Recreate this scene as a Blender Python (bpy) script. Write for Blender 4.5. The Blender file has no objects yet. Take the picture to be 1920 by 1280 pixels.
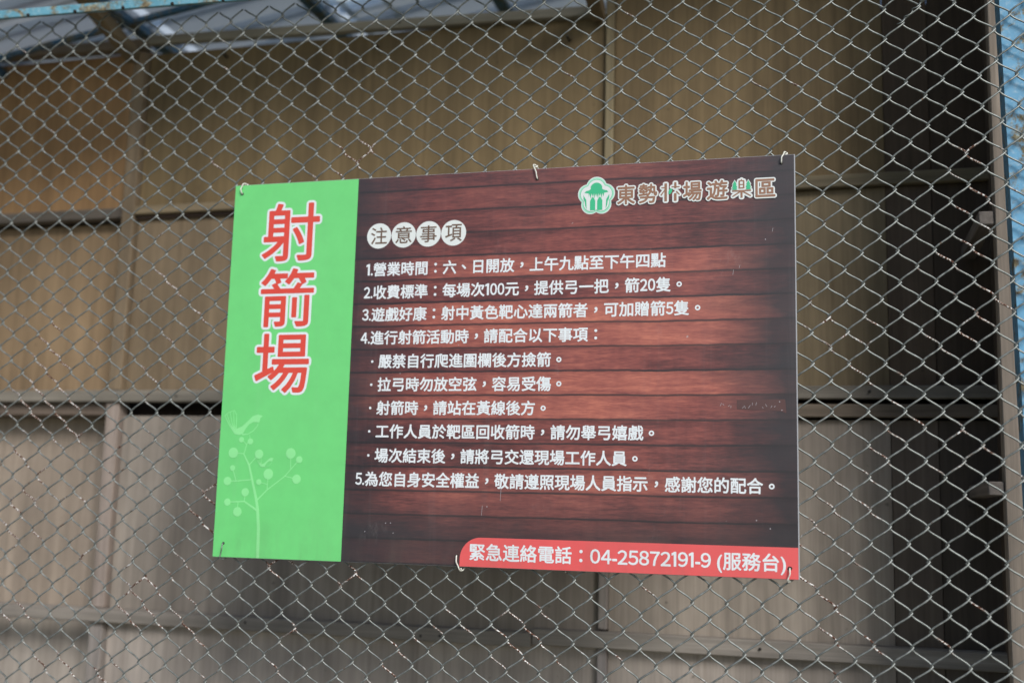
import bpy, bmesh, math, random
from mathutils import Matrix, Vector, noise
from mathutils.geometry import tessellate_polygon
R = math.radians
random.seed(11)
scene = bpy.context.scene
col = scene.collection
Z0 = 1.45                       # height of the notice board's lower edge above the ground

# ------------------------------------------------------------------ camera
cam_d = bpy.data.cameras.new('camera')
cam = bpy.data.objects.new('camera', cam_d); col.objects.link(cam)
cam_d.sensor_width = 36.0
cam_d.lens = 2134.99 / 1920 * 36
cam_d.clip_start = 0.05; cam_d.clip_end = 900
cx, cu, cf = Vector((.964076, .264383, .025654)), Vector((.014603, -.149187, .988701)), Vector((-.265223, .952809, .147688))
cam.matrix_world = Matrix(((cx.x, cu.x, -cf.x, 1.253288), (cx.y, cu.y, -cf.y, -2.190198),
                           (cx.z, cu.z, -cf.z, .109232 + Z0), (0, 0, 0, 1)))
cam_d.dof.use_dof = True
cam_d.dof.focus_distance = 2.22
cam_d.dof.aperture_fstop = 1.65
scene.camera = cam

# ------------------------------------------------------------------ light
SUN_AZ, SUN_EL = R(37), R(33)   # azimuth measured from straight in front of the wall towards the right
sdir = Vector((math.sin(SUN_AZ) * math.cos(SUN_EL), -math.cos(SUN_AZ) * math.cos(SUN_EL), math.sin(SUN_EL)))
world = bpy.data.worlds.new('World'); scene.world = world; world.use_nodes = True
wn = world.node_tree; wn.nodes.clear()
sky = wn.nodes.new('ShaderNodeTexSky'); sky.sky_type = 'NISHITA'; sky.sun_disc = False
sky.sun_elevation = SUN_EL; sky.sun_rotation = math.atan2(sdir.x, sdir.y)
sky.air_density = .8; sky.dust_density = 1.0; sky.ozone_density = 1.0
bg = wn.nodes.new('ShaderNodeBackground'); bg.inputs['Strength'].default_value = 0.05
wo = wn.nodes.new('ShaderNodeOutputWorld')
wn.links.new(sky.outputs[0], bg.inputs['Color']); wn.links.new(bg.outputs[0], wo.inputs['Surface'])
sun_d = bpy.data.lights.new('sun', 'SUN'); sun_d.energy = 1.5; sun_d.angle = R(24); sun_d.color = (1, .975, .95)
sun = bpy.data.objects.new('sun', sun_d); col.objects.link(sun)
sun.rotation_euler = sdir.to_track_quat('Z', 'Y').to_euler(); sun.location = (3, -4, 5)
scene.view_settings.view_transform = 'Standard'; scene.view_settings.look = 'None'
scene.view_settings.gamma = 1; scene.view_settings.use_curve_mapping = False
scene.view_settings.exposure = 1.15

# ------------------------------------------------------------------ materials
class NT:
    def __init__(s, name):
        s.m = bpy.data.materials.new(name); s.m.use_nodes = True
        s.t = s.m.node_tree; s.t.nodes.clear()
        s.out = s.n('ShaderNodeOutputMaterial')
        s.b = s.n('ShaderNodeBsdfPrincipled'); s.l(s.b.outputs[0], s.out.inputs['Surface'])
    def n(s, k, **kw):
        x = s.t.nodes.new(k)
        for a, v in kw.items(): setattr(x, a, v)
        return x
    def l(s, a, b): s.t.links.new(a, b)
    def set(s, sock, v):
        if isinstance(v, bpy.types.NodeSocket): s.l(v, sock)
        else:
            sock.default_value = (*v, 1) if isinstance(v, (tuple, list)) and len(v) == 3 and sock.type == 'RGBA' else v
    def math(s, op, a, b=0.0, c=None, clamp=False):
        x = s.n('ShaderNodeMath', operation=op, use_clamp=clamp)
        s.set(x.inputs[0], a); s.set(x.inputs[1], b)
        if c is not None: s.set(x.inputs[2], c)
        return x.outputs[0]
    def mix(s, f, a, b, bt='MIX'):
        x = s.n('ShaderNodeMix', data_type='RGBA', blend_type=bt)
        s.set(x.inputs['Factor'], f); s.set(x.inputs[6], a); s.set(x.inputs[7], b)
        return x.outputs[2]
    def vec(s, v, scale):
        x = s.n('ShaderNodeVectorMath', operation='MULTIPLY'); s.l(v, x.inputs[0]); x.inputs[1].default_value = scale
        return x.outputs[0]
    def noise(s, v, scale=1.0, detail=3.0, rough=.5, w=None, dist=0.0):
        x = s.n('ShaderNodeTexNoise', noise_dimensions='4D' if w is not None else '3D')
        if v is not None: s.l(v, x.inputs['Vector'])
        x.inputs['Scale'].default_value = scale; x.inputs['Detail'].default_value = detail
        x.inputs['Roughness'].default_value = rough; x.inputs['Distortion'].default_value = dist
        if w is not None: s.set(x.inputs['W'], w)
        return x.outputs['Fac']
    def ramp(s, f, stops):
        x = s.n('ShaderNodeValToRGB'); s.l(f, x.inputs[0]); e = x.color_ramp.elements
        while len(e) < len(stops): e.new(.5)
        for q, (p, c) in zip(e, stops):
            q.position = p; q.color = (*c, 1) if len(c) == 3 else c
        return x.outputs['Color']
    def fr(s, f, lo, hi, a=0.0, b=1.0):
        x = s.n('ShaderNodeMapRange'); s.set(x.inputs[0], f)
        for i, v in enumerate((lo, hi, a, b)): x.inputs[i + 1].default_value = v
        return x.outputs[0]
    def bump(s, h, strength=.3, dist=.002):
        x = s.n('ShaderNodeBump'); x.inputs['Strength'].default_value = strength; x.inputs['Distance'].default_value = dist
        s.l(h, x.inputs['Height']); s.l(x.outputs[0], s.b.inputs['Normal'])
    def fin(s, color, rough=.6, metal=0.0, spec=.5):
        s.set(s.b.inputs['Base Color'], color); s.set(s.b.inputs['Roughness'], rough)
        s.set(s.b.inputs['Metallic'], metal); s.b.inputs['Specular IOR Level'].default_value = spec
        return s.m

def obj_coord(s): return s.n('ShaderNodeTexCoord').outputs['Object']
def geo_pos(s): return s.n('ShaderNodeNewGeometry').outputs['Position']

def wood(name, grain='Z', dark=.55, contrast=1.0, rough=.75):
    """weathered timber or plywood, tinted by each piece's own object colour"""
    s = NT(name); p = geo_pos(s)
    oi = s.n('ShaderNodeObjectInfo'); rnd = s.math('MULTIPLY', oi.outputs['Random'], 37.0)
    sc = {'Z': (60, 60, 2.2), 'X': (2.2, 60, 60), 'Y': (60, 2.2, 60)}[grain]
    sc2 = {'Z': (11, 11, .8), 'X': (.9, 14, 14), 'Y': (14, .9, 14)}[grain]
    sc3 = {'Z': (240, 240, 7), 'X': (7, 240, 240), 'Y': (240, 7, 240)}[grain]
    g1 = s.noise(s.vec(p, sc), 1, 4, .6, rnd, .25)
    g2 = s.noise(s.vec(p, sc2), 1, 3, .55, rnd, .6)
    g3 = s.noise(s.vec(p, sc3), 1, 2, .5, rnd)
    bl = s.noise(p, 3.1, 4, .6, rnd)
    k = s.math('MULTIPLY', s.fr(g1, .3, .7, 1 - .22 * contrast, 1 + .16 * contrast), s.fr(g2, .3, .7, 1 - .26 * contrast, 1 + .2 * contrast))
    k = s.math('MULTIPLY', k, s.fr(g3, .3, .7, 1 - .13 * contrast, 1 + .1 * contrast))
    k = s.math('MULTIPLY', k, s.fr(bl, .3, .7, .80, 1.18))
    c = s.mix(1.0, oi.outputs['Color'], k, 'MULTIPLY')
    # grey weathering film and the odd darker streak
    wfilm = s.fr(s.noise(s.vec(p, sc2), 2.3, 4, .65, rnd), .52, .75, 0, .4)
    c = s.mix(wfilm, c, s.mix(1.0, c, (1.12, 1.12, 1.16), 'MULTIPLY'))
    st = s.fr(s.noise(s.vec(p, sc), .8, 2, .5, s.math('ADD', rnd, 3.0)), .66, .8, 0, dark)
    c = s.mix(st, c, s.mix(1.0, c, (.39, .34, .295), 'MULTIPLY'))
    spots = s.fr(s.noise(p, 46, 2, .5), .74, .8, 0, .55)
    c = s.mix(spots, c, (.035, .03, .025))
    s.bump(s.math('ADD', g1, g3), .25, .0012)
    return s.fin(c, rough, spec=.25)
M = {}
M['ply'] = wood('plywood_vertical_grain', 'Z', contrast=.8)
M['timber_x'] = wood('timber_lengthwise', 'X')
M['timber_y'] = wood('timber_crosswise', 'Y')
M['timber_z'] = wood('timber_upright', 'Z')

def painted_steel(name, base, rustamt=.5, ax=(1, 1, 1)):
    s = NT(name); p = s.vec(geo_pos(s), ax)
    a = s.noise(p, 26, 5, .68, dist=.4); b = s.noise(p, 110, 3, .6); d = s.noise(p, 7, 3, .6)
    c = s.mix(s.fr(d, .35, .7, 0, .65), base, tuple(x * .62 for x in base))
    c = s.mix(s.fr(b, .5, .75, 0, .35), c, (.55, .62, .62))
    r = s.fr(s.math('ADD', a, s.math('MULTIPLY', d, .35)), .70 - .1 * rustamt, .80 - .1 * rustamt, 0, 1)
    c = s.mix(r, c, s.ramp(b, [(.3, (.09, .065, .04)), (.55, (.20, .17, .10)), (.75, (.34, .36, .28))]))
    s.bump(s.math('ADD', r, b), .3, .0008)
    return s.fin(c, s.fr(r, 0, 1, .42, .85), spec=.4)
M['blue'] = painted_steel('blue_painted_steel', (.13, .36, .56), -.1)
M['blue_beam'] = painted_steel('blue_painted_rail', (.14, .36, .46), .15)
M['blue_dark'] = painted_steel('blue_roof_steel', (.04, .14, .26), .2)

def galv(name, rusty):
    s = NT(name); p = geo_pos(s)
    n = s.noise(p, 90, 3, .6)
    c = s.ramp(n, [(.3, (.155, .168, .158)), (.55, (.25, .268, .252)), (.75, (.38, .40, .385))])
    rough = s.fr(n, .3, .7, .36, .56); met = .55
    big = s.noise(p, 5.5, 2, .5); mid = s.noise(p, 23, 2, .5)
    if rusty:
        m = s.math('ADD', big, s.math('MULTIPLY', mid, .55))
        sp = s.n('ShaderNodeSeparateXYZ'); s.l(p, sp.inputs[0])
        m = s.math('SUBTRACT', m, s.fr(sp.outputs['Z'], 1.75, 2.45, -.035, .10))
        patch = s.fr(m, .86, .92, 0, 1)
        dash = s.noise(p, 260, 1, .5)
        beads = s.ramp(dash, [(.40, (.10, .045, .028)), (.49, (.20, .10, .065)), (.56, (.62, .57, .52)), (.64, (.80, .80, .78))])
        c = s.mix(patch, c, beads)
        rough = s.math('ADD', rough, s.math('MULTIPLY', patch, .3))
        s.bump(s.math('MULTIPLY', dash, patch), .8, .0012)
    else:
        fl = s.fr(s.noise(p, 60, 2, .5, dist=.3), .70, .74, 0, .7)
        c = s.mix(fl, c, (.16, .09, .05))
    return s.fin(c, rough, met, .5)
M['wire'] = galv('galvanised_wire', False)
M['wire_rust'] = galv('galvanised_wire_flaking', True)

def plain(name, c, rough=.5, metal=0., spec=.5, var=.0, sc=30):
    s = NT(name)
    if var:
        f = s.noise(geo_pos(s), sc, 4, .6)
        c = s.mix(s.fr(f, .3, .7, 0, 1), tuple(x * (1 - var) for x in c), tuple(min(1, x * (1 + var)) for x in c))
    return s.fin(c, rough, metal, spec)
M['tie'] = plain('white_plastic_coated_wire', (.72, .72, .64), .45, var=.15, sc=200)
M['hole'] = plain('punched_hole', (.02, .018, .016), .9)
M['nail'] = plain('dark_nail', (.05, .045, .04), .6, .4)
M['board'] = plain('white_foam_board', (.34, .35, .37), .6, var=.08)

def sheet_metal():
    s = NT('grey_corrugated_sheet'); p = geo_pos(s)
    n = s.noise(p, 6, 5, .65); m = s.noise(s.vec(p, (1, 12, 1)), 4, 3, .6)
    c = s.ramp(n, [(.3, (.50, .52, .54)), (.6, (.66, .68, .70)), (.8, (.74, .76, .78))])
    c = s.mix(s.fr(m, .6, .8, 0, .5), c, (.16, .13, .10))
    tr = s.n('ShaderNodeBsdfTranslucent'); tr.inputs[0].default_value = (.70, .78, .84, 1)
    mx = s.n('ShaderNodeMixShader'); mx.inputs[0].default_value = .27
    s.fin(c, .5, .0, .4)
    s.l(s.b.outputs[0], mx.inputs[1]); s.l(tr.outputs[0], mx.inputs[2]); s.l(mx.outputs[0], s.out.inputs['Surface'])
    return s.m
M['sheet'] = sheet_metal()
def fibre():
    s = NT('translucent_roof_light')
    tr = s.n('ShaderNodeBsdfTranslucent'); tr.inputs[0].default_value = (.85, .93, .97, 1)
    mx = s.n('ShaderNodeMixShader'); mx.inputs[0].default_value = .75
    s.fin((.75, .8, .82), .4)
    s.l(s.b.outputs[0], mx.inputs[1]); s.l(tr.outputs[0], mx.inputs[2]); s.l(mx.outputs[0], s.out.inputs['Surface'])
    return s.m
M['fibre'] = fibre()
def ground_mat():
    s = NT('trodden_grass_and_earth'); p = geo_pos(s)
    a = s.noise(p, 1.1, 5, .6); b = s.noise(p, 28, 4, .7)
    g = s.ramp(b, [(.3, (.035, .06, .018)), (.6, (.09, .12, .035)), (.8, (.14, .15, .06))])
    d = s.ramp(b, [(.3, (.09, .07, .05)), (.7, (.20, .165, .12))])
    s.bump(b, .8, .02)
    return s.fin(s.mix(s.fr(a, .45, .6, 0, 1), g, d), .95, spec=.2)
M['ground'] = ground_mat()
def concrete():
    s = NT('worn_concrete'); p = geo_pos(s)
    a = s.noise(p, 3, 6, .65); b = s.noise(p, 70, 3, .6)
    s.bump(b, .4, .003)
    return s.fin(s.ramp(s.math('ADD', s.math('MULTIPLY', a, .7), s.math('MULTIPLY', b, .3)), [(.3, (.17, .165, .13)), (.6, (.26, .255, .20)), (.8, (.32, .31, .26))]), .9, spec=.25)
M['concrete'] = concrete()

# --- prints on the notice board: the same inks under one satin film with fine vertical ribs
def ink(name, c, planks=False, mottle=.04):
    s = NT(name); p = obj_coord(s)
    sep = s.n('ShaderNodeSeparateXYZ'); s.l(p, sep.inputs[0])
    if planks:
        wob = s.noise(s.vec(p, (9, 0, 1)), 1, 3, .6)
        fine = s.noise(s.vec(p, (60, 0, 8)), 1, 2, .6)
        z = s.math('ADD', sep.outputs['Z'], s.math('MULTIPLY', s.math('SUBTRACT', wob, .5), .006))
        z = s.math('ADD', z, s.math('MULTIPLY', s.math('SUBTRACT', fine, .5), .0016))
        u = s.math('DIVIDE', s.math('SUBTRACT', z, .0474 - .04837 * 4), .04837)
        row = s.math('FLOOR', u); fz = s.math('FRACT', u)
        rw = s.math('MULTIPLY', row, 7.31)
        wn_ = s.n('ShaderNodeTexWhiteNoise', noise_dimensions='1D'); s.l(s.math('ADD', row, 4.4), wn_.inputs['W'])
        g1 = s.noise(s.vec(p, (13, 1, 140)), 1, 5, .62, rw, .5)
        g2 = s.noise(s.vec(p, (55, 1, 420)), 1, 3, .6, rw)
        blot = s.noise(s.vec(p, (3.1, 1, 9)), 1, 3, .6, rw)
        cross = s.noise(s.vec(p, (42, 1, 5)), 1, 2, .6, rw)
        t = s.math('ADD', s.math('MULTIPLY', g1, .42), s.math('MULTIPLY', blot, .62))
        t = s.math('ADD', t, s.math('MULTIPLY', s.math('SUBTRACT', g2, .5), .34))
        t = s.math('ADD', t, s.math('MULTIPLY', s.math('SUBTRACT', cross, .5), .12))
        t = s.math('ADD', t, s.math('MULTIPLY', s.math('SUBTRACT', wn_.outputs[0], .5), .20))
        bright_x = s.fr(s.math('ABSOLUTE', s.math('SUBTRACT', sep.outputs['X'], .84)), .05, .40, .11, 0)  # brighter patch printed right of centre
        bright_z = s.fr(s.math('ABSOLUTE', s.math('SUBTRACT', sep.outputs['Z'], .44)), .05, .32, 1, 0)
        t = s.math('ADD', t, s.math('MULTIPLY', bright_x, bright_z))
        base = s.ramp(t, [(.30, (.040, .013, .014)), (.44, (.125, .032, .029)), (.56, (.235, .062, .050)), (.68, (.36, .105, .075)), (.80, (.52, .17, .11))])
        # the printed picture itself goes dark towards its own margins
        en = s.math('MULTIPLY', s.math('SUBTRACT', s.noise(s.vec(p, (4, 1, 16)), 1, 4, .6, rw), .5), .22)
        left = s.fr(s.math('ADD', sep.outputs['X'], en), .30, .46, .85, 0)
        right = s.fr(s.math('ADD', sep.outputs['X'], en), 1.02, 1.17, 0, .93)
        bot = s.fr(s.math('ADD', sep.outputs['Z'], s.math('MULTIPLY', en, .4)), .05, .17, .80, 0)
        top = s.fr(s.math('ADD', sep.outputs['Z'], s.math('MULTIPLY', en, .3)), .62, .88, 0, .45)
        inv = s.math('MULTIPLY', s.math('MULTIPLY', s.math('SUBTRACT', 1.0, left), s.math('SUBTRACT', 1.0, right)),
                     s.math('MULTIPLY', s.math('SUBTRACT', 1.0, bot), s.math('SUBTRACT', 1.0, top)))
        c = s.mix(inv, (.017, .016, .020), base)
        line = s.fr(s.math('ABSOLUTE', s.math('SUBTRACT', fz, .04)), .015, .075, .88, 0)
        edge = s.fr(fz, .80, 1.0, 0, .35)
        c = s.mix(edge, c, s.mix(1.0, c, (.5, .45, .45), 'MULTIPLY'))
        c = s.mix(line, c, (.014, .011, .013))
        # pale bleached specks and scuffs
        sp = s.fr(s.noise(s.vec(p, (1, 1, .8)), 95, 1, .5), .80, .83, 0, .55)
        c = s.mix(sp, c, (.45, .43, .42))
        scf = s.math('MULTIPLY', s.fr(s.noise(p, 9, 2, .5), .60, .74, 0, 1), s.fr(s.noise(s.vec(p, (1, 1, .5)), 70, 4, .8), .5, .8, 0, .16))
        c = s.mix(scf, c, (.5, .48, .46))
    else:
        f = s.noise(p, 22, 4, .6)
        c = s.mix(s.fr(f, .3, .7, 0, 1), tuple(x * (1 - mottle) for x in c), tuple(min(.9, x * (1 + mottle)) for x in c))
        dirt = s.fr(s.noise(s.vec(p, (1, 1, .7)), 60, 3, .7), .80, .86, 0, .3)
        c = s.mix(dirt, c, (.10, .12, .08))
    run = s.fr(s.noise(s.vec(p, (38, 1, 1.6)), 1, 4, .7), .56, .80, 0, .05)
    film = s.fr(s.noise(p, 3.2, 5, .65), .42, .72, 0, .03)
    c = s.mix(s.math('ADD', run, film), c, (.42, .42, .40))
    gr = s.math('MULTIPLY', s.fr(sep.outputs['Z'], .0, .10, .22, 0), s.fr(s.noise(s.vec(p, (14, 1, 5)), 1, 4, .7), .45, .7, 0, 1))
    c = s.mix(gr, c, (.13, .12, .09))
    ribs = s.n('ShaderNodeTexWave'); ribs.bands_direction = 'X'; ribs.inputs['Scale'].default_value = 95
    s.l(p, ribs.inputs['Vector'])
    wv = s.noise(p, 5, 2, .5)
    s.bump(s.math('ADD', s.math('MULTIPLY', ribs.outputs[1], .02), wv), .12, .004)
    s.b.inputs['Coat Weight'].default_value = .35; s.b.inputs['Coat Roughness'].default_value = .32
    return s.fin(c, s.fr(s.noise(p, 4, 4, .6), .3, .7, .38, .60), spec=.5)
INK = dict(green=(.150, .63, .185), planks=(0, 0, 0), red=(.72, .095, .095), title=(.68, .060, .035), white=(.73, .78, .80),
           pale=(.26, .76, .29), brown=(.27, .135, .075), logo=(.035, .47, .22), mint=(.34, .72, .52), cream=(.70, .74, .72), dark=(.13, .075, .045))
IM = {k: ink('print_' + k, v, planks=(k == 'planks')) for k, v in INK.items()}

# ------------------------------------------------------------------ mesh helpers
def tag(o, label=None, cat=None, group=None, kind=None):
    if label: o['label'] = label
    if cat: o['category'] = cat
    if group: o['group'] = group
    if kind: o['kind'] = kind
    return o
def empty(name, loc, label, cat, group=None):
    o = bpy.data.objects.new(name, None); col.objects.link(o); o.location = loc
    o.empty_display_size = .1
    return tag(o, label, cat, group)
def link(name, me, parent=None, mats=None, color=None):
    o = bpy.data.objects.new(name, me); col.objects.link(o)
    if mats:
        for m in (mats if isinstance(mats, (list, tuple)) else [mats]): me.materials.append(m)
    if parent is not None:
        o.parent = parent; o.matrix_parent_inverse = Matrix.Translation(-parent.location) @ Matrix.Identity(4)
    if color: o.color = (*color, 1)
    return o
def boxmesh(dx, dy, dz, bev=.0015, jit=0.0):
    bm = bmesh.new(); bmesh.ops.create_cube(bm, size=1)
    for v in bm.verts:
        v.co = Vector((v.co.x * dx, v.co.y * dy, v.co.z * dz)) + Vector([random.uniform(-jit, jit) for _ in range(3)])
    if bev: bmesh.ops.bevel(bm, geom=bm.edges[:], offset=bev, segments=1, affect='EDGES')
    me = bpy.data.meshes.new('box'); bm.to_mesh(me); bm.free(); return me
def box(name, x0, x1, y0, y1, z0, z1, mat, parent=None, color=None, bev=.0015, jit=0.0, roty=0.0, rotx=0.0, rel=True):
    """box given in notice-board coordinates (z counted from the board's lower edge)"""
    o = link(name, boxmesh(x1 - x0, y1 - y0, z1 - z0, bev, jit), parent, mat, color)
    o.location = ((x0 + x1) / 2, (y0 + y1) / 2, (z0 + z1) / 2 + (Z0 if rel else 0))
    o.rotation_euler = (rotx, roty, 0)
    return o
def tube_mesh(pts, rad, sides=6, caps=True):
    vs, fs = [], []; n = len(pts)
    up0 = Vector((0, 1, .13)).normalized()
    for i, p in enumerate(pts):
        t = (pts[min(i + 1, n - 1)] - pts[max(i - 1, 0)]).normalized()
        a = t.cross(up0)
        if a.length < 1e-4: a = t.cross(Vector((1, 0, 0)))
        a.normalize(); b = t.cross(a)
        r = rad(i / (n - 1)) if callable(rad) else rad
        for k in range(sides):
            q = 2 * math.pi * k / sides
            vs.append(p + a * (r * math.cos(q)) + b * (r * math.sin(q)))
    for i in range(n - 1):
        for k in range(sides):
            k2 = (k + 1) % sides
            fs.append((i * sides + k, i * sides + k2, (i + 1) * sides + k2, (i + 1) * sides + k))
    if caps:
        fs.append(tuple(range(sides))[::-1]); fs.append(tuple((n - 1) * sides + k for k in range(sides)))
    me = bpy.data.meshes.new('tube'); me.from_pydata(vs, [], fs)
    me.polygons.foreach_set('use_smooth', [True] * len(fs)); me.update(); return me

# ------------------------------------------------------------------ ground
gm = bpy.data.meshes.new('ground')
gm.from_pydata([(-400, -400, 0), (400, -400, 0), (400, 400, 0), (-400, 400, 0)], [], [(0, 1, 2, 3)])
tag(link('ground', gm, None, M['ground']), kind='structure')
fl = box('floor', -4.5, 5.5, -4.6, 2.4, .0, .05, M['concrete'], rel=False, bev=.01); tag(fl, kind='structure')  # unseen pale apron, extended forward to bounce light onto roof and wall

# ------------------------------------------------------------------ timber wall behind the mesh
wall = empty('timber_wall', (0.4, .6, .05), 'weathered plywood wall in a timber frame behind the wire mesh fence', 'wall')
def c3(r, g, b, v=.06):
    k = 1 + random.uniform(-v, v); return (r * k, g * k, b * k)
top_c, mid_c, low_c = (.182, .131, .066), (.255, .205, .145), (.330, .290, .255)  # weathered tones that also carry the light's olive-to-grey shift in colour
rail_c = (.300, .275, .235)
YP = .572                      # panel face
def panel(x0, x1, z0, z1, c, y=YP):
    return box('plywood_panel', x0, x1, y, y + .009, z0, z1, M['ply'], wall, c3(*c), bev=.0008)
# middle bay (left post to batten)
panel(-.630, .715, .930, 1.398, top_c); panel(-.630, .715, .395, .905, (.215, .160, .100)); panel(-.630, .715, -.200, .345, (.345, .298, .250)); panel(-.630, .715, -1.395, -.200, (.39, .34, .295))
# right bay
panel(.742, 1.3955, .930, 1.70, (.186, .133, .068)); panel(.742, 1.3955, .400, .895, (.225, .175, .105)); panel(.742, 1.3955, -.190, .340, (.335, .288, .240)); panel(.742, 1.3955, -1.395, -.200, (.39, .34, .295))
for z0, z1, c_ in ((.930, 1.70, (.075, .052, .034)), (.400, .895, (.080, .058, .040)), (-.190, .340, (.100, .080, .064)), (-1.395, -.200, (.12, .10, .085))):  # end boards coloured darker to deepen the partition's shade
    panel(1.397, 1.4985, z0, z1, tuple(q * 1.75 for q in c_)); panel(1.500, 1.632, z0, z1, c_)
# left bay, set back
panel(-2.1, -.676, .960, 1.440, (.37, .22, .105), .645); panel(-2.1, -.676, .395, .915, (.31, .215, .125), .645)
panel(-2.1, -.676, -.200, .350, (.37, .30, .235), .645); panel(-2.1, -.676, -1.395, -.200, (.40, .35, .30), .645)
# backing in the gaps
box('backing_board', -2.1, 1.64, .672, .680, -1.395, 1.39, M['ply'], wall, (.05, .035, .028), bev=0)
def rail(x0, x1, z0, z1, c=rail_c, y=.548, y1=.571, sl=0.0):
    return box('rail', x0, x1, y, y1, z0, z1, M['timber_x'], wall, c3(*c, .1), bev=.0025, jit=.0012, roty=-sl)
rail(-.630, .715, 1.402, 1.430, (.30, .27, .21), sl=-.027)            # top, middle bay
rail(-2.1, -.680, 1.452, 1.484, (.22, .17, .12), .605, .644, -.02)    # top, left bay
rail(-.632, .713, .915, .938, (.27, .21, .13)); rail(-.632, .713, .903, .9145, (.06, .04, .03), .560)  # second strip is near-black, painting the shade under the rail
rail(.742, 1.632, .896, .926, (.25, .205, .13), .550)
rail(-2.1, -.678, .922, .952, (.13, .11, .09), .600, .644)
rail(-2.1, .715, .381, .413, (.24, .215, .175), .541, .5705); rail(-2.1, -.678, .345, .3795, (.20, .155, .12), .562, .644)
rail(.743, 1.632, .387, .419, (.25, .225, .185), .545); rail(.743, 1.632, .346, .376, (.23, .185, .14), .549)
rail(-2.1, .560, -.212, -.176, (.32, .285, .245), .535); rail(.562, 1.632, -.206, -.166, (.34, .305, .265), .538)
rail(-2.1, 1.632, -.75, -.71, (.30, .28, .26)); rail(-2.1, 1.632, -1.39, -1.35, (.30, .28, .26))
# uprights
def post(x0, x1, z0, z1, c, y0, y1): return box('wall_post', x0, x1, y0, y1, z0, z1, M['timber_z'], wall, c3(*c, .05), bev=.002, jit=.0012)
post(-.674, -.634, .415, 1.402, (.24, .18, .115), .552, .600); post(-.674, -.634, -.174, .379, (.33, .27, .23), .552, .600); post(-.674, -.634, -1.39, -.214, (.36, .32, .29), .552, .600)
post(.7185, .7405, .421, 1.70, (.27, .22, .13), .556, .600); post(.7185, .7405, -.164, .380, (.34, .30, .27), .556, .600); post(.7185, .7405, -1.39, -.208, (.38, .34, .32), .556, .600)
# nail heads and knots on the rails
for x, z in ((-.45, .397), (.15, 1.415), (-.38, 1.37), (.08, 1.36), (.62, 1.33), (.9, .40), (.33, -.196), (1.1, -.185), (-.2, -.19), (.28, -.199), (1.35, .404)):
    me = tube_mesh([Vector((x, .534 if z < .3 else .540, z + Z0)), Vector((x, .573, z + Z0))], .0035, 8)
    link('nail', me, wall, M['nail'])

# side partition of the next bay with its front post and rail stubs
part = empty('side_partition', (1.62, .42, .05), 'dark timber side partition ending in an upright post at the right edge', 'wall')
box('front_post', 1.588, 1.632, .220, .265, -1.395, 1.75, M['timber_z'], part, (.28, .235, .19), bev=.002, jit=.001)
box('side_panel', 1.623, 1.6315, .2655, .70, -1.395, 1.75, M['ply'], part, (.13, .095, .07), bev=0)
for z0, z1 in ((.708, .736), (.165, .192)):
    box('side_rail', 1.557, 1.5875, .225, .545, z0, z1, M['timber_y'], part, (.19, .165, .145), bev=.002)

# ------------------------------------------------------------------ steel posts and top rail carrying the mesh
pf = empty('steel_post', (1.63, .06, 0), 'flaking blue painted steel post at the right end of the mesh', 'post')
pm = bmesh.new()
for (a, b, c, d) in ((1.586, 1.70, .028, .034), (1.586, 1.592, .0345, .085)):
    r = bmesh.ops.create_cube(pm, size=1)
    for v in r['verts']:
        v.co = Vector(((a + b) / 2 + v.co.x * (b - a), (c + d) / 2 + v.co.y * (d - c), 1.65 + v.co.z * 3.20))
        v.co.x += .0155 * (2.55 - v.co.z) - .0035      # the post leans a little
me = bpy.data.meshes.new('angle'); pm.to_mesh(me); pm.free()
link('angle_section', me, pf, M['blue'])
for z in (.4, 1.2, 2.0, 2.6):
    link('bolt', tube_mesh([Vector((1.66, .0275, z)), Vector((1.66, .019, z))], .008, 6), pf, M['blue_beam'])
tr = empty('top_rail', (0, -.02, 2.70), 'rusty pale blue steel angle along the top edge of the mesh', 'rail')
box('upright_flange', -1.95, 1.72, -.0300, -.0260, 1.232, 1.2525, M['blue_beam'], tr, roty=.026, bev=.0008)
box('flat_flange', -1.95, 1.72, -.0257, .0150, 1.2500, 1.2524, M['blue_beam'], tr, roty=.026, bev=.0005)
for i in range(22):
    x = -.95 + i * .0647 * 2; zz = 1.248 - .026 * (x + .115)
    link('tie_bolt', tube_mesh([Vector((x, -.029, zz - .014 + Z0)), Vector((x, -.0335, zz - .014 + Z0))], .004, 6), tr, M['hole'])

# ------------------------------------------------------------------ chain link mesh, woven wire by wire
fence = empty('chain_link_fence', (0, .012, .05), 'galvanised chain link mesh with flaking wires in front of the timber wall', 'fence')
W2, H2 = .0647 / 2, .0592 / 2
Fk = (2.190198 + .012) / 2.190198
def node(i, j):                 # i, j in half steps
    ci, cj = i / 2, j / 2
    x = -.257 + .0647 * ci; s = max(0., min(1., (ci + 4) / 26.))
    z = .0992 + cj * (.0590 + .0008 * max(-.3, min(1.15, ci / 26)))
    x += -.0185 * s * max(0, (cj - 3) / 12.5) ** 1.3 if cj > 3 else 0
    n = noise.noise_vector(Vector((ci * .23, cj * .23, 3.7))); n2 = noise.noise_vector(Vector((ci * 1.1, cj * 1.1, 9.1)))
    x += n.x * .0035 + n2.x * .0016; z += n.z * .0034 + n2.z * .0016
    y = .0135 + .004 * n.y
    x = 1.253288 + (x - 1.253288) * Fk; z = .109232 + (z - .109232) * Fk
    return Vector((x, y, z + Z0))
J0, J1 = -50, 41
I0, I1 = -50, 60
WR, AMP, HK, NP, SD = .00182, .0032, .0026, 7, 6
ring = [(math.cos(2 * math.pi * k / SD), math.sin(2 * math.pi * k / SD)) for k in range(SD)]
def beam_z(x): return 1.238 - .026 * (x + .115) + Z0
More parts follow.
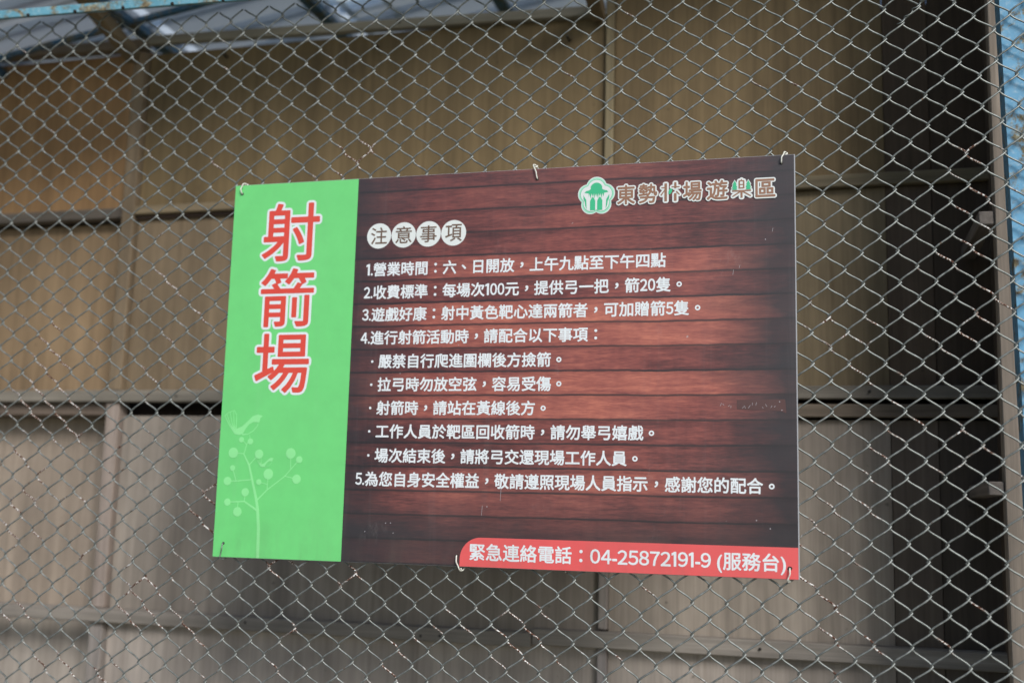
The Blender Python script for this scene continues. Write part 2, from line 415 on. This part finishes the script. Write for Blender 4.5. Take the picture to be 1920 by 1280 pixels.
for i in range(I0, I1):
    pts, kinds = [], []
    right_par = (i + 1) & 1
    for j in range(J0, J1):
        a_left = ((i ^ j) & 1) == 0          # node (i,j) exists when i+j is even
        p0 = node(i, j) + Vector((-HK, 0, 0)) if a_left else node(i + 1, j) + Vector((HK, 0, 0))
        p1 = node(i + 1, j + 1) + Vector((HK, 0, 0)) if a_left else node(i, j + 1) + Vector((-HK, 0, 0))
        sg = -1 if a_left else 1
        if p1.z > beam_z(p1.x) + .012: break
        for q in range(NP):
            t = q / NP
            tx = t - (.040 if a_left else .062) * math.sin(2 * math.pi * t)
            y = sg * AMP * math.sin(math.pi * t) ** .6 if t > 0 else 0
            pts.append(Vector((p0.x + (p1.x - p0.x) * tx, p0.y + (p1.y - p0.y) * t + y, p0.z + (p1.z - p0.z) * t)))
            kinds.append(0 if a_left and noise.noise(Vector((i * .31, j * .31, 2.2))) < .22 else 1)
    me = tube_mesh(pts, WR, SD)
    me.materials.append(M['wire']); me.materials.append(M['wire_rust'])
    mi = []
    for q in range(len(pts) - 1): mi += [kinds[q]] * SD
    mi += [0, 0]
    me.polygons.foreach_set('material_index', mi)
    link('wire', me, fence)
# a mended spot: a second short wire twisted round one strand
pa, pb = node(52, 32), node(54, 34)
pp = [pa.lerp(pb, t / 24) + Vector((.003 * math.cos(t * 1.1), -.004 + .003 * math.sin(t * 1.1), .004 + .003 * math.sin(t * 1.1))) for t in range(-3, 22)]
link('repair_wire', tube_mesh(pp, .0013, 5), fence, M['wire_rust'])

# ------------------------------------------------------------------ notice board
SW, SH = 1.2, .806
board = empty('notice_board', (0, 0, Z0), 'printed notice board of archery range rules wired to the mesh, green left strip', 'sign')
def bl(o): o.parent = board; o.matrix_parent_inverse = Matrix.Identity(4); return o
def flat(name, polys, mat, y, holes=None):
    """polys: list of outlines [(x,z)...] triangulated into one flat print layer, local to the board"""
    bm = bmesh.new(); st_ = .000012 if len(polys) < 45 else .000004
    for k, poly in enumerate(polys):
        vs = [bm.verts.new((x, y - k * st_, z)) for x, z in poly]
        for tri in tessellate_polygon([[Vector((x, z, 0)) for x, z in poly]]):
            try: bm.faces.new([vs[i] for i in tri])
            except ValueError: pass
    for f in bm.faces:
        f.normal_update()
        if f.normal.y > 0: f.normal_flip()
    me = bpy.data.meshes.new(name); bm.to_mesh(me); bm.free()
    o = bpy.data.objects.new(name, me); col.objects.link(o); me.materials.append(mat); return bl(o)
bb = link('backing_board', boxmesh(SW + .0022, .0045, SH + .0016, .0006), None, M['board']); bl(bb)
bb.location = (SW / 2 + .0010, .0025, SH / 2)
GX = .2930
flat('green_panel', [[(0, 0), (GX, 0), (GX, SH), (0, SH)]], IM['green'], -.0002)
flat('plank_print', [[(GX, 0), (SW, 0), (SW, SH), (GX, SH)]], IM['planks'], -.0002)
rr = [(SW, 0), (SW, .0572)] + [(.5905 - .043 * math.sin(a), .0142 + .043 * math.cos(a)) for a in [R(90 * k / 12) for k in range(13)]] + [(.5475, 0)]
flat('red_banner', [rr], IM['red'], -.0006)

# lettering
_cache = {}
def glyph(ch, bold):
    key = (ch, bold)
    if key not in _cache:
        c = bpy.data.curves.new('g', 'FONT'); c.body = ch; c.size = 1; c.resolution_u = 3; c.fill_mode = 'FRONT'
        o = bpy.data.objects.new('g', c); col.objects.link(o)
        me = bpy.data.meshes.new_from_object(o.evaluated_get(bpy.context.evaluated_depsgraph_get()))
        v = [(p.co.x, p.co.y) for p in me.vertices]; f = [tuple(p.vertices) for p in me.polygons]
        bpy.data.objects.remove(o); bpy.data.curves.remove(c); bpy.data.meshes.remove(me)
        _cache[key] = (v, f)
    return _cache[key]
def bbox(v): xs = [a for a, b in v]; zs = [b for a, b in v]; return min(xs), max(xs), min(zs), max(zs)
ONE = ([(.0, .0), (.105, .0), (.105, .76), (.02, .76), (-.12, .68), (-.12, .585), (.0, .64)], [(0, 1, 2, 3, 6), (3, 4, 5, 6)])
def compose(text, bold, kd=.80):
    V, F, x = [], [], 0.0
    for ch in text:
        if ch == ' ': x += .28; continue
        v, f = glyph(ch, bold); a, b, c, d = bbox(v)
        if ch in '，。：、‧':
            ox, oy = x + .5 - (a + b) / 2, .37 - (c + d) / 2; adv = 1.0
            if ch == '‧': adv = .55; ox = x + .12 - (a + b) / 2
            if ch == '。': k = 1.0
        elif ord(ch) < 256:
            if ch.isdigit(): v, f = glyph(chr(ord(ch) - 48 + 0xFF10), bold); a, b, c, d = bbox(v); v = [(p, q - c + .0) for p, q in v]
            if ch == '1': v, f = ONE; a, b, c, d = bbox(v)
            k = .96; w_ = (b - a) * k
            v = [(p * (kd if ch != '1' else 1), q * 1.0) for p, q in v]; a, b, c, d = bbox(v)
            ox = x - a + .035; oy = 0; adv = (b - a) + (.075 if ch != '1' else .12)
            if ch == '-': adv = (b - a) + .06
        else: ox, oy, adv = x, 0, 1.0
        n0 = len(V); V += [(p + ox, q + oy) for p, q in v]; F += [tuple(n0 + i for i in t) for t in f]
        x += adv
    return V, F
def layer(name, V, F, mat, y, bold=0.0):
    if bold:                    # heavier strokes: the outline swept round a small circle
        V2, F2 = [], []
        for k in range(6):
            a = 2 * math.pi * (k + .5) / 6; n0 = len(V2)
            V2 += [(p + bold * math.cos(a), y + k * .000012, q + bold * math.sin(a)) for p, q in V]
            F2 += [tuple(n0 + i for i in t) for t in F]
        me = bpy.data.meshes.new(name); me.from_pydata(V2, [], F2); me.update()
        if me.polygons[0].normal.y > 0: me.flip_normals()
        o = bpy.data.objects.new(name, me); col.objects.link(o); me.materials.append(mat); return bl(o)
    me = bpy.data.meshes.new(name); me.from_pydata([(p, y, q) for p, q in V], [], F)
    me.update()
    if me.polygons and me.polygons[0].normal.y > 0: me.flip_normals()
    o = bpy.data.objects.new(name, me); col.objects.link(o); me.materials.append(mat); return bl(o)
def fit(V, x0, x1, z0, z1, ref=None):
    a, b, c, d = bbox(V)
    if ref: c, d = ref
    sx, sz = (x1 - x0) / (b - a), (z1 - z0) / (d - c)
    return [(x0 + (p - a) * sx, z0 + (q - c) * sz) for p, q in V]
LINES = [('1.營業時間：六、日開放，上午九點至下午四點', .3207, .9529, .5919, .6211),
         ('2.收費標準：每場次100元，提供弓一把，箭20隻。', .3176, .9844, .5430, .5722),
         ('3.遊戲好康：射中黃色靶心達兩箭者，可加贈箭5隻。', .3162, 1.0203, .4955, .5246),
         ('4.進行射箭活動時，請配合以下事項：', .3152, .8178, .4467, .4756),
         ('‧嚴禁自行爬進圍欄後方撿箭。', .3408, .7462, .3970, .4260),
         ('‧拉弓時勿放空弦，容易受傷。', .3408, .7471, .3486, .3775),
         ('‧射箭時，請站在黃線後方。', .3408, .7161, .3002, .3290),
         ('‧工作人員於靶區回收箭時，請勿舉弓嬉戲。', .3408, .9323, .2520, .2808),
         ('‧場次結束後，請將弓交還現場工作人員。', .3412, .9007, .2024, .2315),
         ('5.為您自身安全權益，敬請遵照現場人員指示，感謝您的配合。', .3176, 1.1579, .1540, .1836)]
for txt, x0, x1, z0, z1 in LINES:
    V, F = compose(txt, .016)
    layer('lettering', fit(V, x0, x1, z0, z1, (-.085, .865)), F, IM['white'], -.0006, .0007)
V, F = compose('緊急連絡電話：04-25872191-9 (服務台)', .016, .97)
layer('lettering', fit(V, .5682, 1.1771, .0122, .0460, (-.10, .875)), F, IM['white'], -.0010, .0007)

def outlined(ch, bx, mat, omat, o_r, y, bold=.02, n=16):
    V, F = compose(ch, bold); V = fit(V, *bx)
    OV, OF = [], []
    me = bpy.data.meshes.new('outline'); verts = []; faces = []
    for k in range(n):
        a = 2 * math.pi * k / n; n0 = len(verts)
        verts += [(p + o_r * math.cos(a), y + k * .00001, q + o_r * math.sin(a)) for p, q in V]
        faces += [tuple(n0 + i for i in t) for t in F]
    me.from_pydata(verts, [], faces); me.update()
    if me.polygons[0].normal.y > 0: me.flip_normals()
    o = bpy.data.objects.new('lettering_outline', me); col.objects.link(o); me.materials.append(omat); bl(o)
    layer('lettering', V, F, mat, y - .0003, bold)
outlined('射', (.0745, .2060, .6330, .7585), IM['title'], IM['white'], .0067, -.0006, .0016)
outlined('箭', (.0775, .2010, .4890, .6140), IM['title'], IM['white'], .0067, -.0006, .0013)
outlined('場', (.0740, .1975, .3470, .4720), IM['title'], IM['white'], .0067, -.0006, .0016)

# heading in four white discs
def disc(x, z, r, n=40, k=1.0): return [(x + r * math.cos(2 * math.pi * i / n), z + r * k * math.sin(2 * math.pi * i / n)) for i in range(n)]
for ch, x in zip('注意事項', (.3458, .4012, .4565, .5118)):
    flat('white_disc', [disc(x, .6787, .0273)], IM['cream'], -.0006)
    V, F = compose(ch, .006); layer('lettering', fit(V, x - .0180, x + .0180, .6610, .6968), F, IM['dark'], -.0010, .0003)

# park emblem and name
ex, ez = .8125, .7412
def blossom(s, n=100):
    out = []
    for i in range(n):
        a = 2 * math.pi * i / n
        # radius of the union of five discs placed round the centre
        best = 0
        for k in range(5):
            b = math.pi / 2 + k * 2 * math.pi / 5; d = .0195; r = .0195 if k else .021
            px, pz = d * math.cos(b), d * math.sin(b)
            q = px * math.cos(a) + pz * math.sin(a); disc_ = q * q - (d * d - r * r)
            if disc_ > 0: best = max(best, q + math.sqrt(disc_))
        out.append((ex + best * s * math.cos(a), ez + best * s * math.sin(a) * 1.02))
    return out
flat('emblem', [blossom(1.0)], IM['cream'], -.0006)
flat('emblem', [blossom(.955)], IM['mint'], -.0008)
flat('emblem', [blossom(.87)], IM['logo'], -.0010)
flat('emblem', [blossom(.845)], IM['cream'], -.0012)
crown = [(ex - .0245, ez + .0085), (ex - .0215, ez + .0120), (ex - .0150, ez + .0135), (ex - .0115, ez + .0160)] + \
        [(ex - .0125 * math.cos(a), ez + .0165 + .0125 * math.sin(a)) for a in [R(18 * k) for k in range(1, 10)]] + \
        [(ex + .0115, ez + .0160), (ex + .0150, ez + .0135), (ex + .0215, ez + .0120), (ex + .0245, ez + .0085), (ex + .016, ez + .0070)]
n_ = 9
teeth = []
for k in range(n_):
    xx = ex + .0150 - k * .0300 / (n_ - 1)
    teeth += [(xx + .0009, ez + .0070), (xx, ez - .0005 - .004 * (k % 2))]
flat('emblem', [crown + [(ex + .0160, ez + .0068)] + teeth + [(ex - .016, ez + .0070)]], IM['logo'], -.0014)
def gothic(x, w, z0, z1): return [(x - w, z0), (x + w, z0), (x + w, z1 - .008), (x + w * .35, z1 - .0015), (x, z1), (x - w * .35, z1 - .0015), (x - w, z1 - .008)]
lf = [(ex - .0265, ez + .0040), (ex - .0205, ez - .0065), (ex - .0195, ez - .0260), (ex - .0225, ez - .0180), (ex - .0235, ez - .0100), (ex - .0262, ez - .0045)]
flat('emblem', [gothic(ex - .0073, .0053, ez - .0285, ez - .0005), gothic(ex + .0073, .0053, ez - .0285, ez - .0005), lf,
                [(2 * ex - x, z) for x, z in lf][::-1]], IM['logo'], -.0014)

for ch, bx in (('東', (.8560, .8905, .7225, .7610)), ('勢', (.8995, .9350, .7230, .7610)), ('場', (.9875, 1.0225, .7240, .7610)),
               ('遊', (1.0340, 1.0730, .7235, .7612)), ('區', (1.1275, 1.1640, .7245, .7590))):
    outlined(ch, bx, IM['brown'], IM['cream'], .0035, -.0022, .0009, 12)
def grow(poly, r):
    c = Vector((sum(p[0] for p in poly) / len(poly), sum(p[1] for p in poly) / len(poly)))
    me = []
    return poly
def strokes(name, polys, mat, omat, r, y):
    out = []
    for k in range(12):
        a = 2 * math.pi * k / 12
        out += [[(x + r * math.cos(a), z + r * math.sin(a)) for x, z in p] for p in polys]
    flat('lettering_outline', out, omat, y + .0008)
    flat(name, polys, mat, y)
def bar(x0, z0, x1, z1, w0, w1=None):
    w1 = w0 if w1 is None else w1
    d = Vector((x1 - x0, z1 - z0)).normalized(); n = Vector((-d.y, d.x))
    return [(x0 + n.x * w0, z0 + n.y * w0), (x1 + n.x * w1, z1 + n.y * w1), (x1 - n.x * w1, z1 - n.y * w1), (x0 - n.x * w0, z0 - n.y * w0)]
# forest character: two trunks with a leaf between them
strokes('lettering', [bar(.9525, .7245, .9525, .7610, .0025), bar(.9715, .7245, .9715, .7400, .0026), bar(.9715, .7500, .9715, .7625, .0022),
                      bar(.9440, .7525, .9510, .7525, .0010), bar(.9510, .7480, .9430, .7370, .0008, .0014), bar(.9735, .7440, .9800, .7370, .0015, .0008),
                      bar(.9640, .7535, .9800, .7530, .0010)], IM['brown'], IM['cream'], .0035, -.0016)
leaf = [(.9585, .7380), (.9625, .7395), (.9655, .7445), (.9650, .7500), (.9600, .7490), (.9580, .7440)]
flat('emblem', [leaf], IM['logo'], -.0018)
# music character: two little pines beside the middle strokes
def pine(x, z): return [(x - .0050, z), (x + .0050, z), (x + .0030, z + .0040), (x + .0052, z + .0045), (x + .0026, z + .0100), (x + .0040, z + .0105), (x, z + .0185), (x - .0040, z + .0105), (x - .0026, z + .0100), (x - .0052, z + .0045), (x - .0030, z + .0040)]
strokes('lettering', [bar(1.0960, .7430, 1.0960, .7580, .0014), bar(1.1045, .7430, 1.1045, .7580, .0014), bar(1.0950, .7585, 1.1055, .7585, .0012),
                      bar(1.0965, .7510, 1.1040, .7510, .0010), bar(1.0965, .7440, 1.1040, .7440, .0012), bar(1.1003, .7585, 1.1003, .7620, .0009),
                      bar(1.0825, .7385, 1.1185, .7385, .0014), bar(1.1003, .7245, 1.1003, .7385, .0020), bar(1.0985, .7375, 1.0830, .7275, .0014, .0011),
                      bar(1.1020, .7375, 1.1180, .7275, .0014, .0011)], IM['brown'], IM['cream'], .0035, -.0016)
flat('lettering_outline', [[(x + (x - cx_) * .45, z + (z - .749) * .25) for x, z in pine(cx_, .7405)] for cx_ in (1.0872, 1.1133)], IM['cream'], -.0011)
flat('emblem', [pine(1.0872, .7410), pine(1.1133, .7410)], IM['logo'], -.0019)

# bird and berry twig, pale green
def poly_line(pts, w):
    L, Rr = [], []
    for k, (x, z) in enumerate(pts):
        a = pts[max(0, k - 1)]; b = pts[min(len(pts) - 1, k + 1)]
        d = Vector((b[0] - a[0], b[1] - a[1])).normalized(); n = Vector((-d.y, d.x)); ww = w[k] if isinstance(w, (list, tuple)) else w
        L.append((x + n.x * ww, z + n.y * ww)); Rr.append((x - n.x * ww, z - n.y * ww))
    return L + Rr[::-1]
tw = [poly_line([(.1054, .0), (.1035, .06), (.0990, .1009), (.0937, .1237), (.0731, .1926), (.0593, .2157), (.0652, .2390)], [.0036, .0036, .0034, .0030, .0022, .0012, .0008]),
      poly_line([(.0975, .0985), (.0668, .1165), (.0273, .1142)], [.0025, .0017, .0009]),
      poly_line([(.0668, .1165), (.0678, .1358)], .0009), poly_line([(.0523, .1150), (.0523, .0946)], .0009),
      poly_line([(.0790, .1620), (.0447, .1588), (.0245, .1584)], [.0012, .0011, .0009]), poly_line([(.0447, .1588), (.0347, .1862)], .0009),
      poly_line([(.0593, .2165), (.0341, .2183)], .0010), poly_line([(.0731, .1930), (.0951, .2161)], .0010),
      poly_line([(.0965, .1200), (.1181, .1414), (.1575, .1708), (.1886, .2057)], [.0015, .0013, .0011, .0009]),
      poly_line([(.1181, .1414), (.1192, .1745)], .0009), poly_line([(.1181, .1530), (.0979, .1577)], .0008),
      poly_line([(.1575, .1708), (.1847, .1650)], .0010), poly_line([(.1700, .1850), (.1683, .2184)], .0009),
      poly_line([(.0645, .2360), (.0540, .2450)], .0008), poly_line([(.0652, .2380), (.0720, .2480), (.0700, .2560)], .0008)]
balls = [(.0341, .2183, .0112), (.0347, .1862, .0062), (.0245, .1584, .0090), (.0678, .1358, .0088), (.0273, .1142, .0078), (.0523, .0946, .0100), (.1192, .1745, .0112),
         (.0979, .1577, .0062), (.1847, .1650, .0098), (.1886, .2057, .0074), (.1683, .2184, .0112), (.0951, .2161, .0098), (.0517, .2462, .0060), (.0730, .2426, .0066)]
flat('twig_drawing', tw + [disc(x, z, r, 28) for x, z, r in balls], IM['pale'], -.0006)
def seg_line(pts, w): return [bar(*pts[k], *pts[k + 1], w[k], w[k + 1]) for k in range(len(pts) - 1)]
def bird(ox, oz, k, tail):
    T = lambda pts: [(ox + x * k, oz + z * k) for x, z in pts]
    # outer body ring, head with beak, back; then a fanned tail of thin feathers
    back = T([(-.010, .004), (-.003, .013), (.010, .0185), (.0218, .029), (.0334, .0400), (.045, .0435), (.0566, .0402), (.0510, .0350), (.0495, .0265),
              (.036, .0275), (.026, .0225), (.018, .0130), (.0125, .0030), (.004, -.0005), (-.006, .0010)])
    ring_ = seg_line(T([(.010, .0005), (.024, .0015), (.036, .0085), (.045, .0185), (.0470, .0245)]), [.0016 * k, .0010 * k, .0009 * k, .0009 * k, .0008 * k])
    res = [back] + ring_
    if tail:
        for (x1, z1) in ((-.0290, .0450), (-.0215, .0495), (-.0130, .0490)):
            res += seg_line(T([(-.007, .005), (x1 * .55 - .003, z1 * .5), (x1, z1)]), [.0018 * k, .0008 * k, .0007 * k])
        res += seg_line(T([(-.007, .004), (-.0200, .0190), (-.0330, .0405), (-.0240, .0480), (-.0110, .0520), (-.0050, .0420), (-.0045, .0250), (-.005, .010)]), [q * k for q in (.0018, .0010, .0009, .0008, .0008, .0008, .0009, .0016)])
    return res
flat('bird_drawing', bird(.0418, .2565, 1.0, True), IM['pale'], -.0006)
flat('bird_drawing', bird(.1040, .1890, .46, True), IM['pale'], -.0008)
# strip of old tape with scratches
flat('tape_residue', [[(1.0900, .3300), (1.1790, .3310), (1.1810, .3050), (1.1700, .3090), (1.0900, .3125)]], ink('print_tape', (.075, .028, .025)), -.0006)
sc_ = []
random.seed(5)
for k in range(16):
    x = 1.058 + k * .0068 + random.uniform(-.002, .002); z = .3160 + random.uniform(-.003, .004)
    if k in (4, 5, 11): continue
    sc_.append(bar(x, z, x + random.uniform(-.003, .004), z + random.uniform(.002, .006), .0003))
for x, z in ((1.1690, .3265), (1.1730, .3105), (1.1500, .0905), (.6010, .1180), (.3875, .0800), (.3980, .0805), (.3430, .0620), (1.125, .105), (1.145, .640)):
    sc_.append(disc(x, z, .0011, 8))
for x, z, l in ((1.095, .585, .006), (1.083, .572, .010), (.628, .130, .030), (.590, .10, .02), (1.158, .655, .007)):
    sc_.append(bar(x, z, x + .0015, z + l, .0003))
_sm = ink('print_scratch', (.42, .40, .42))
for q in sc_: flat('scratch', [q], _sm, -.0009)

# ------------------------------------------------------------------ six wire ties through the board
TIES = [('thin white wire tie at the top left corner on the green strip', (.0177, .7868), (.0190, .8075), 1),
        ('curled white wire tie at the middle of the upper edge', (.6892, .7845), (.6805, .8125), 1),
        ('bright white wire tie at the top right corner of the board', (1.1765, .7900), (1.1820, .8095), 1),
        ('dull grey wire tie at the bottom left corner on the green strip', (.0240, .0285), (.0190, -.0010), -1),
        ('white wire tie beside the rounded end of the red banner', (.5418, .0205), (.5480, -.0045), -1),
        ('white wire tie through a torn hole in the red banner corner', (1.1845, .0195), (1.1805, -.0010), -1)]
for k, (lab, (hx, hz), (ex_, ez_), up) in enumerate(TIES):
    t = empty('wire_tie', (hx, -.002, hz + Z0), lab, 'wire tie', 'wire ties holding the notice board')
    jr = random.Random(k)
    H = Vector((hx, -.0012, hz + Z0)); E_ = Vector((ex_, -.0012, ez_ + Z0)); mid = (H + E_) / 2 + Vector((.0022 * (1 if k % 2 else -1), -.0055, 0))
    ys = .020
    loop = [H + Vector((0, .012, 0)), H + Vector((0, .002, 0)), H + Vector((0, -.0030, .001 * up)), H.lerp(mid, .5) + Vector((0, -.0020, 0)), mid,
            mid.lerp(E_, .6) + Vector((0, -.001, 0)), E_ + Vector((0, -.002, .001 * up)), E_ + Vector((.0005, .006, .0045 * up)), E_ + Vector((.003, .014, .003 * up)), E_ + Vector((.006, ys, -.002 * up))]
    sm = []
    for q in range(len(loop) - 1):
        p0, p1, p2, p3 = loop[max(0, q - 1)], loop[q], loop[q + 1], loop[min(len(loop) - 1, q + 2)]
        for a in range(4):
            u = a / 4
            sm.append(.5 * ((2 * p1) + (p2 - p0) * u + (2 * p0 - 5 * p1 + 4 * p2 - p3) * u * u + (3 * p1 - p0 - 3 * p2 + p3) * u ** 3))
    sm.append(loop[-1])
    link('wire_loop', tube_mesh(sm, .0014 if k != 3 else .0012, 7), t, M['tie'] if k != 3 else M['wire'])
    link('twisted_end', tube_mesh([E_ + Vector((.0005 + .0022 * math.cos(a * .9), .004, .002 * up + .0022 * math.sin(a * .9))) + Vector((a * .0004, a * .0008, 0)) for a in range(9)], .0014, 6), t, M['tie'] if k != 3 else M['wire'])
    hm = bpy.data.meshes.new('hole'); n = 14; rr_ = .0034 if k != 5 else .0046
    hm.from_pydata([(hx + rr_ * math.cos(2 * math.pi * q / n) * jr.uniform(.8, 1.1), -.0013, hz + Z0 + rr_ * .8 * math.sin(2 * math.pi * q / n)) for q in range(n)], [], [tuple(range(n))])
    ho = bpy.data.objects.new('punched_hole', hm); col.objects.link(ho); hm.materials.append(M['hole'])
    ho.parent = board; ho.matrix_parent_inverse = Matrix.Translation(-board.location)

# ------------------------------------------------------------------ roof over the range
roof = empty('shed_roof', (0, .5, 2.9), 'grey corrugated sheet roof on blue steel purlins above the wall', 'roof')
def rz(x): return 1.50 + .16 * (x + .833) + Z0
def sheet(x0, x1, y0, y1, mat, dz=0.0, name='roof_sheet'):
    prof = []; y = y0; k = 0
    while y < y1 - 1e-6:
        for dy, dzv in ((0, 0), (.052, 0), (.060, .022), (.084, .022), (.092, 0)):
            if y + dy <= y1: prof.append((y + dy, dzv))
        y += .15
    prof.append((y1, 0)); vs = []; fs = []
    for x in (x0, x1):
        for (yy, zz) in prof: vs.append((x, yy, rz(x) + zz + dz))
    n = len(prof)
    for q in range(n - 1): fs.append((q, q + 1, n + q + 1, n + q))
    me = bpy.data.meshes.new('sheet'); me.from_pydata(vs, [], fs); me.update()
    return link(name, me, roof, mat)
sheet(-2.3, 2.6, -.18, .42, M['sheet'])
for a_, b_, m_ in ((-2.3, -.682, 'sheet'), (-.684, -.650, 'fibre'), (-.652, -.178, 'sheet'), (-.180, -.150, 'fibre'), (-.152, -.13, 'sheet')):
    sheet(a_, b_, .40, 1.6, M[m_], .002 if m_ == 'sheet' else .004, 'roof_sheet' if m_ == 'sheet' else 'roof_light')
sheet(-.03, 2.6, .40, 1.6, M['sheet'], .002)
sheet(-.15, -.01, .40, .62, M['sheet'], .004); sheet(-.15, -.01, .86, 1.6, M['sheet'], .004); sheet(-.15, -.01, .60, .88, M['fibre'], .006, 'roof_light')
for x in (-1.70, -1.20, -.695, -.191, .31, .81, 1.31, 1.81, 2.3):
    z = rz(x) - Z0
    box('purlin', x - .02, x + .012, -.16, 1.55, z - .040, z - .012, M['blue_dark'], roof, bev=.001)
    box('purlin_flange', x + .0125, x + .018, -.16, 1.55, z - .040, z - .035, M['blue_dark'], roof, bev=.0005)
for y in (-.10, .535, 1.45):
    zc = rz(.15) - Z0
    o = box('rafter', -2.4, 2.7, y, y + .020, zc - .040, zc - .026, M['blue_dark'], roof, bev=.001); o.rotation_euler = (0, -math.atan(.16), 0)
# timber braces from wall uprights up to the eaves
for x, lab in ((-.672, 'short brown timber brace rising from the left wall post'), (.700, 'short dark timber brace rising from the batten right of centre')):
    b = tag(box('timber_brace', x - .018, x + .018, .27, .56, 1.372 + .035, 1.372 + .073, M['timber_y'], None, (.20, .15, .09), bev=.002, rotx=-.30), lab, 'brace')
# roof posts at the two ends
for x, lab in ((-1.98, 'blue steel post carrying the left end of the top rail'), ):
    s_ = empty('steel_post', (x, 0, 0), lab, 'post')
    box('post_tube', x - .03, x + .03, -.025, .035, .05, 2.68, M['blue'], s_, rel=False, bev=.002)
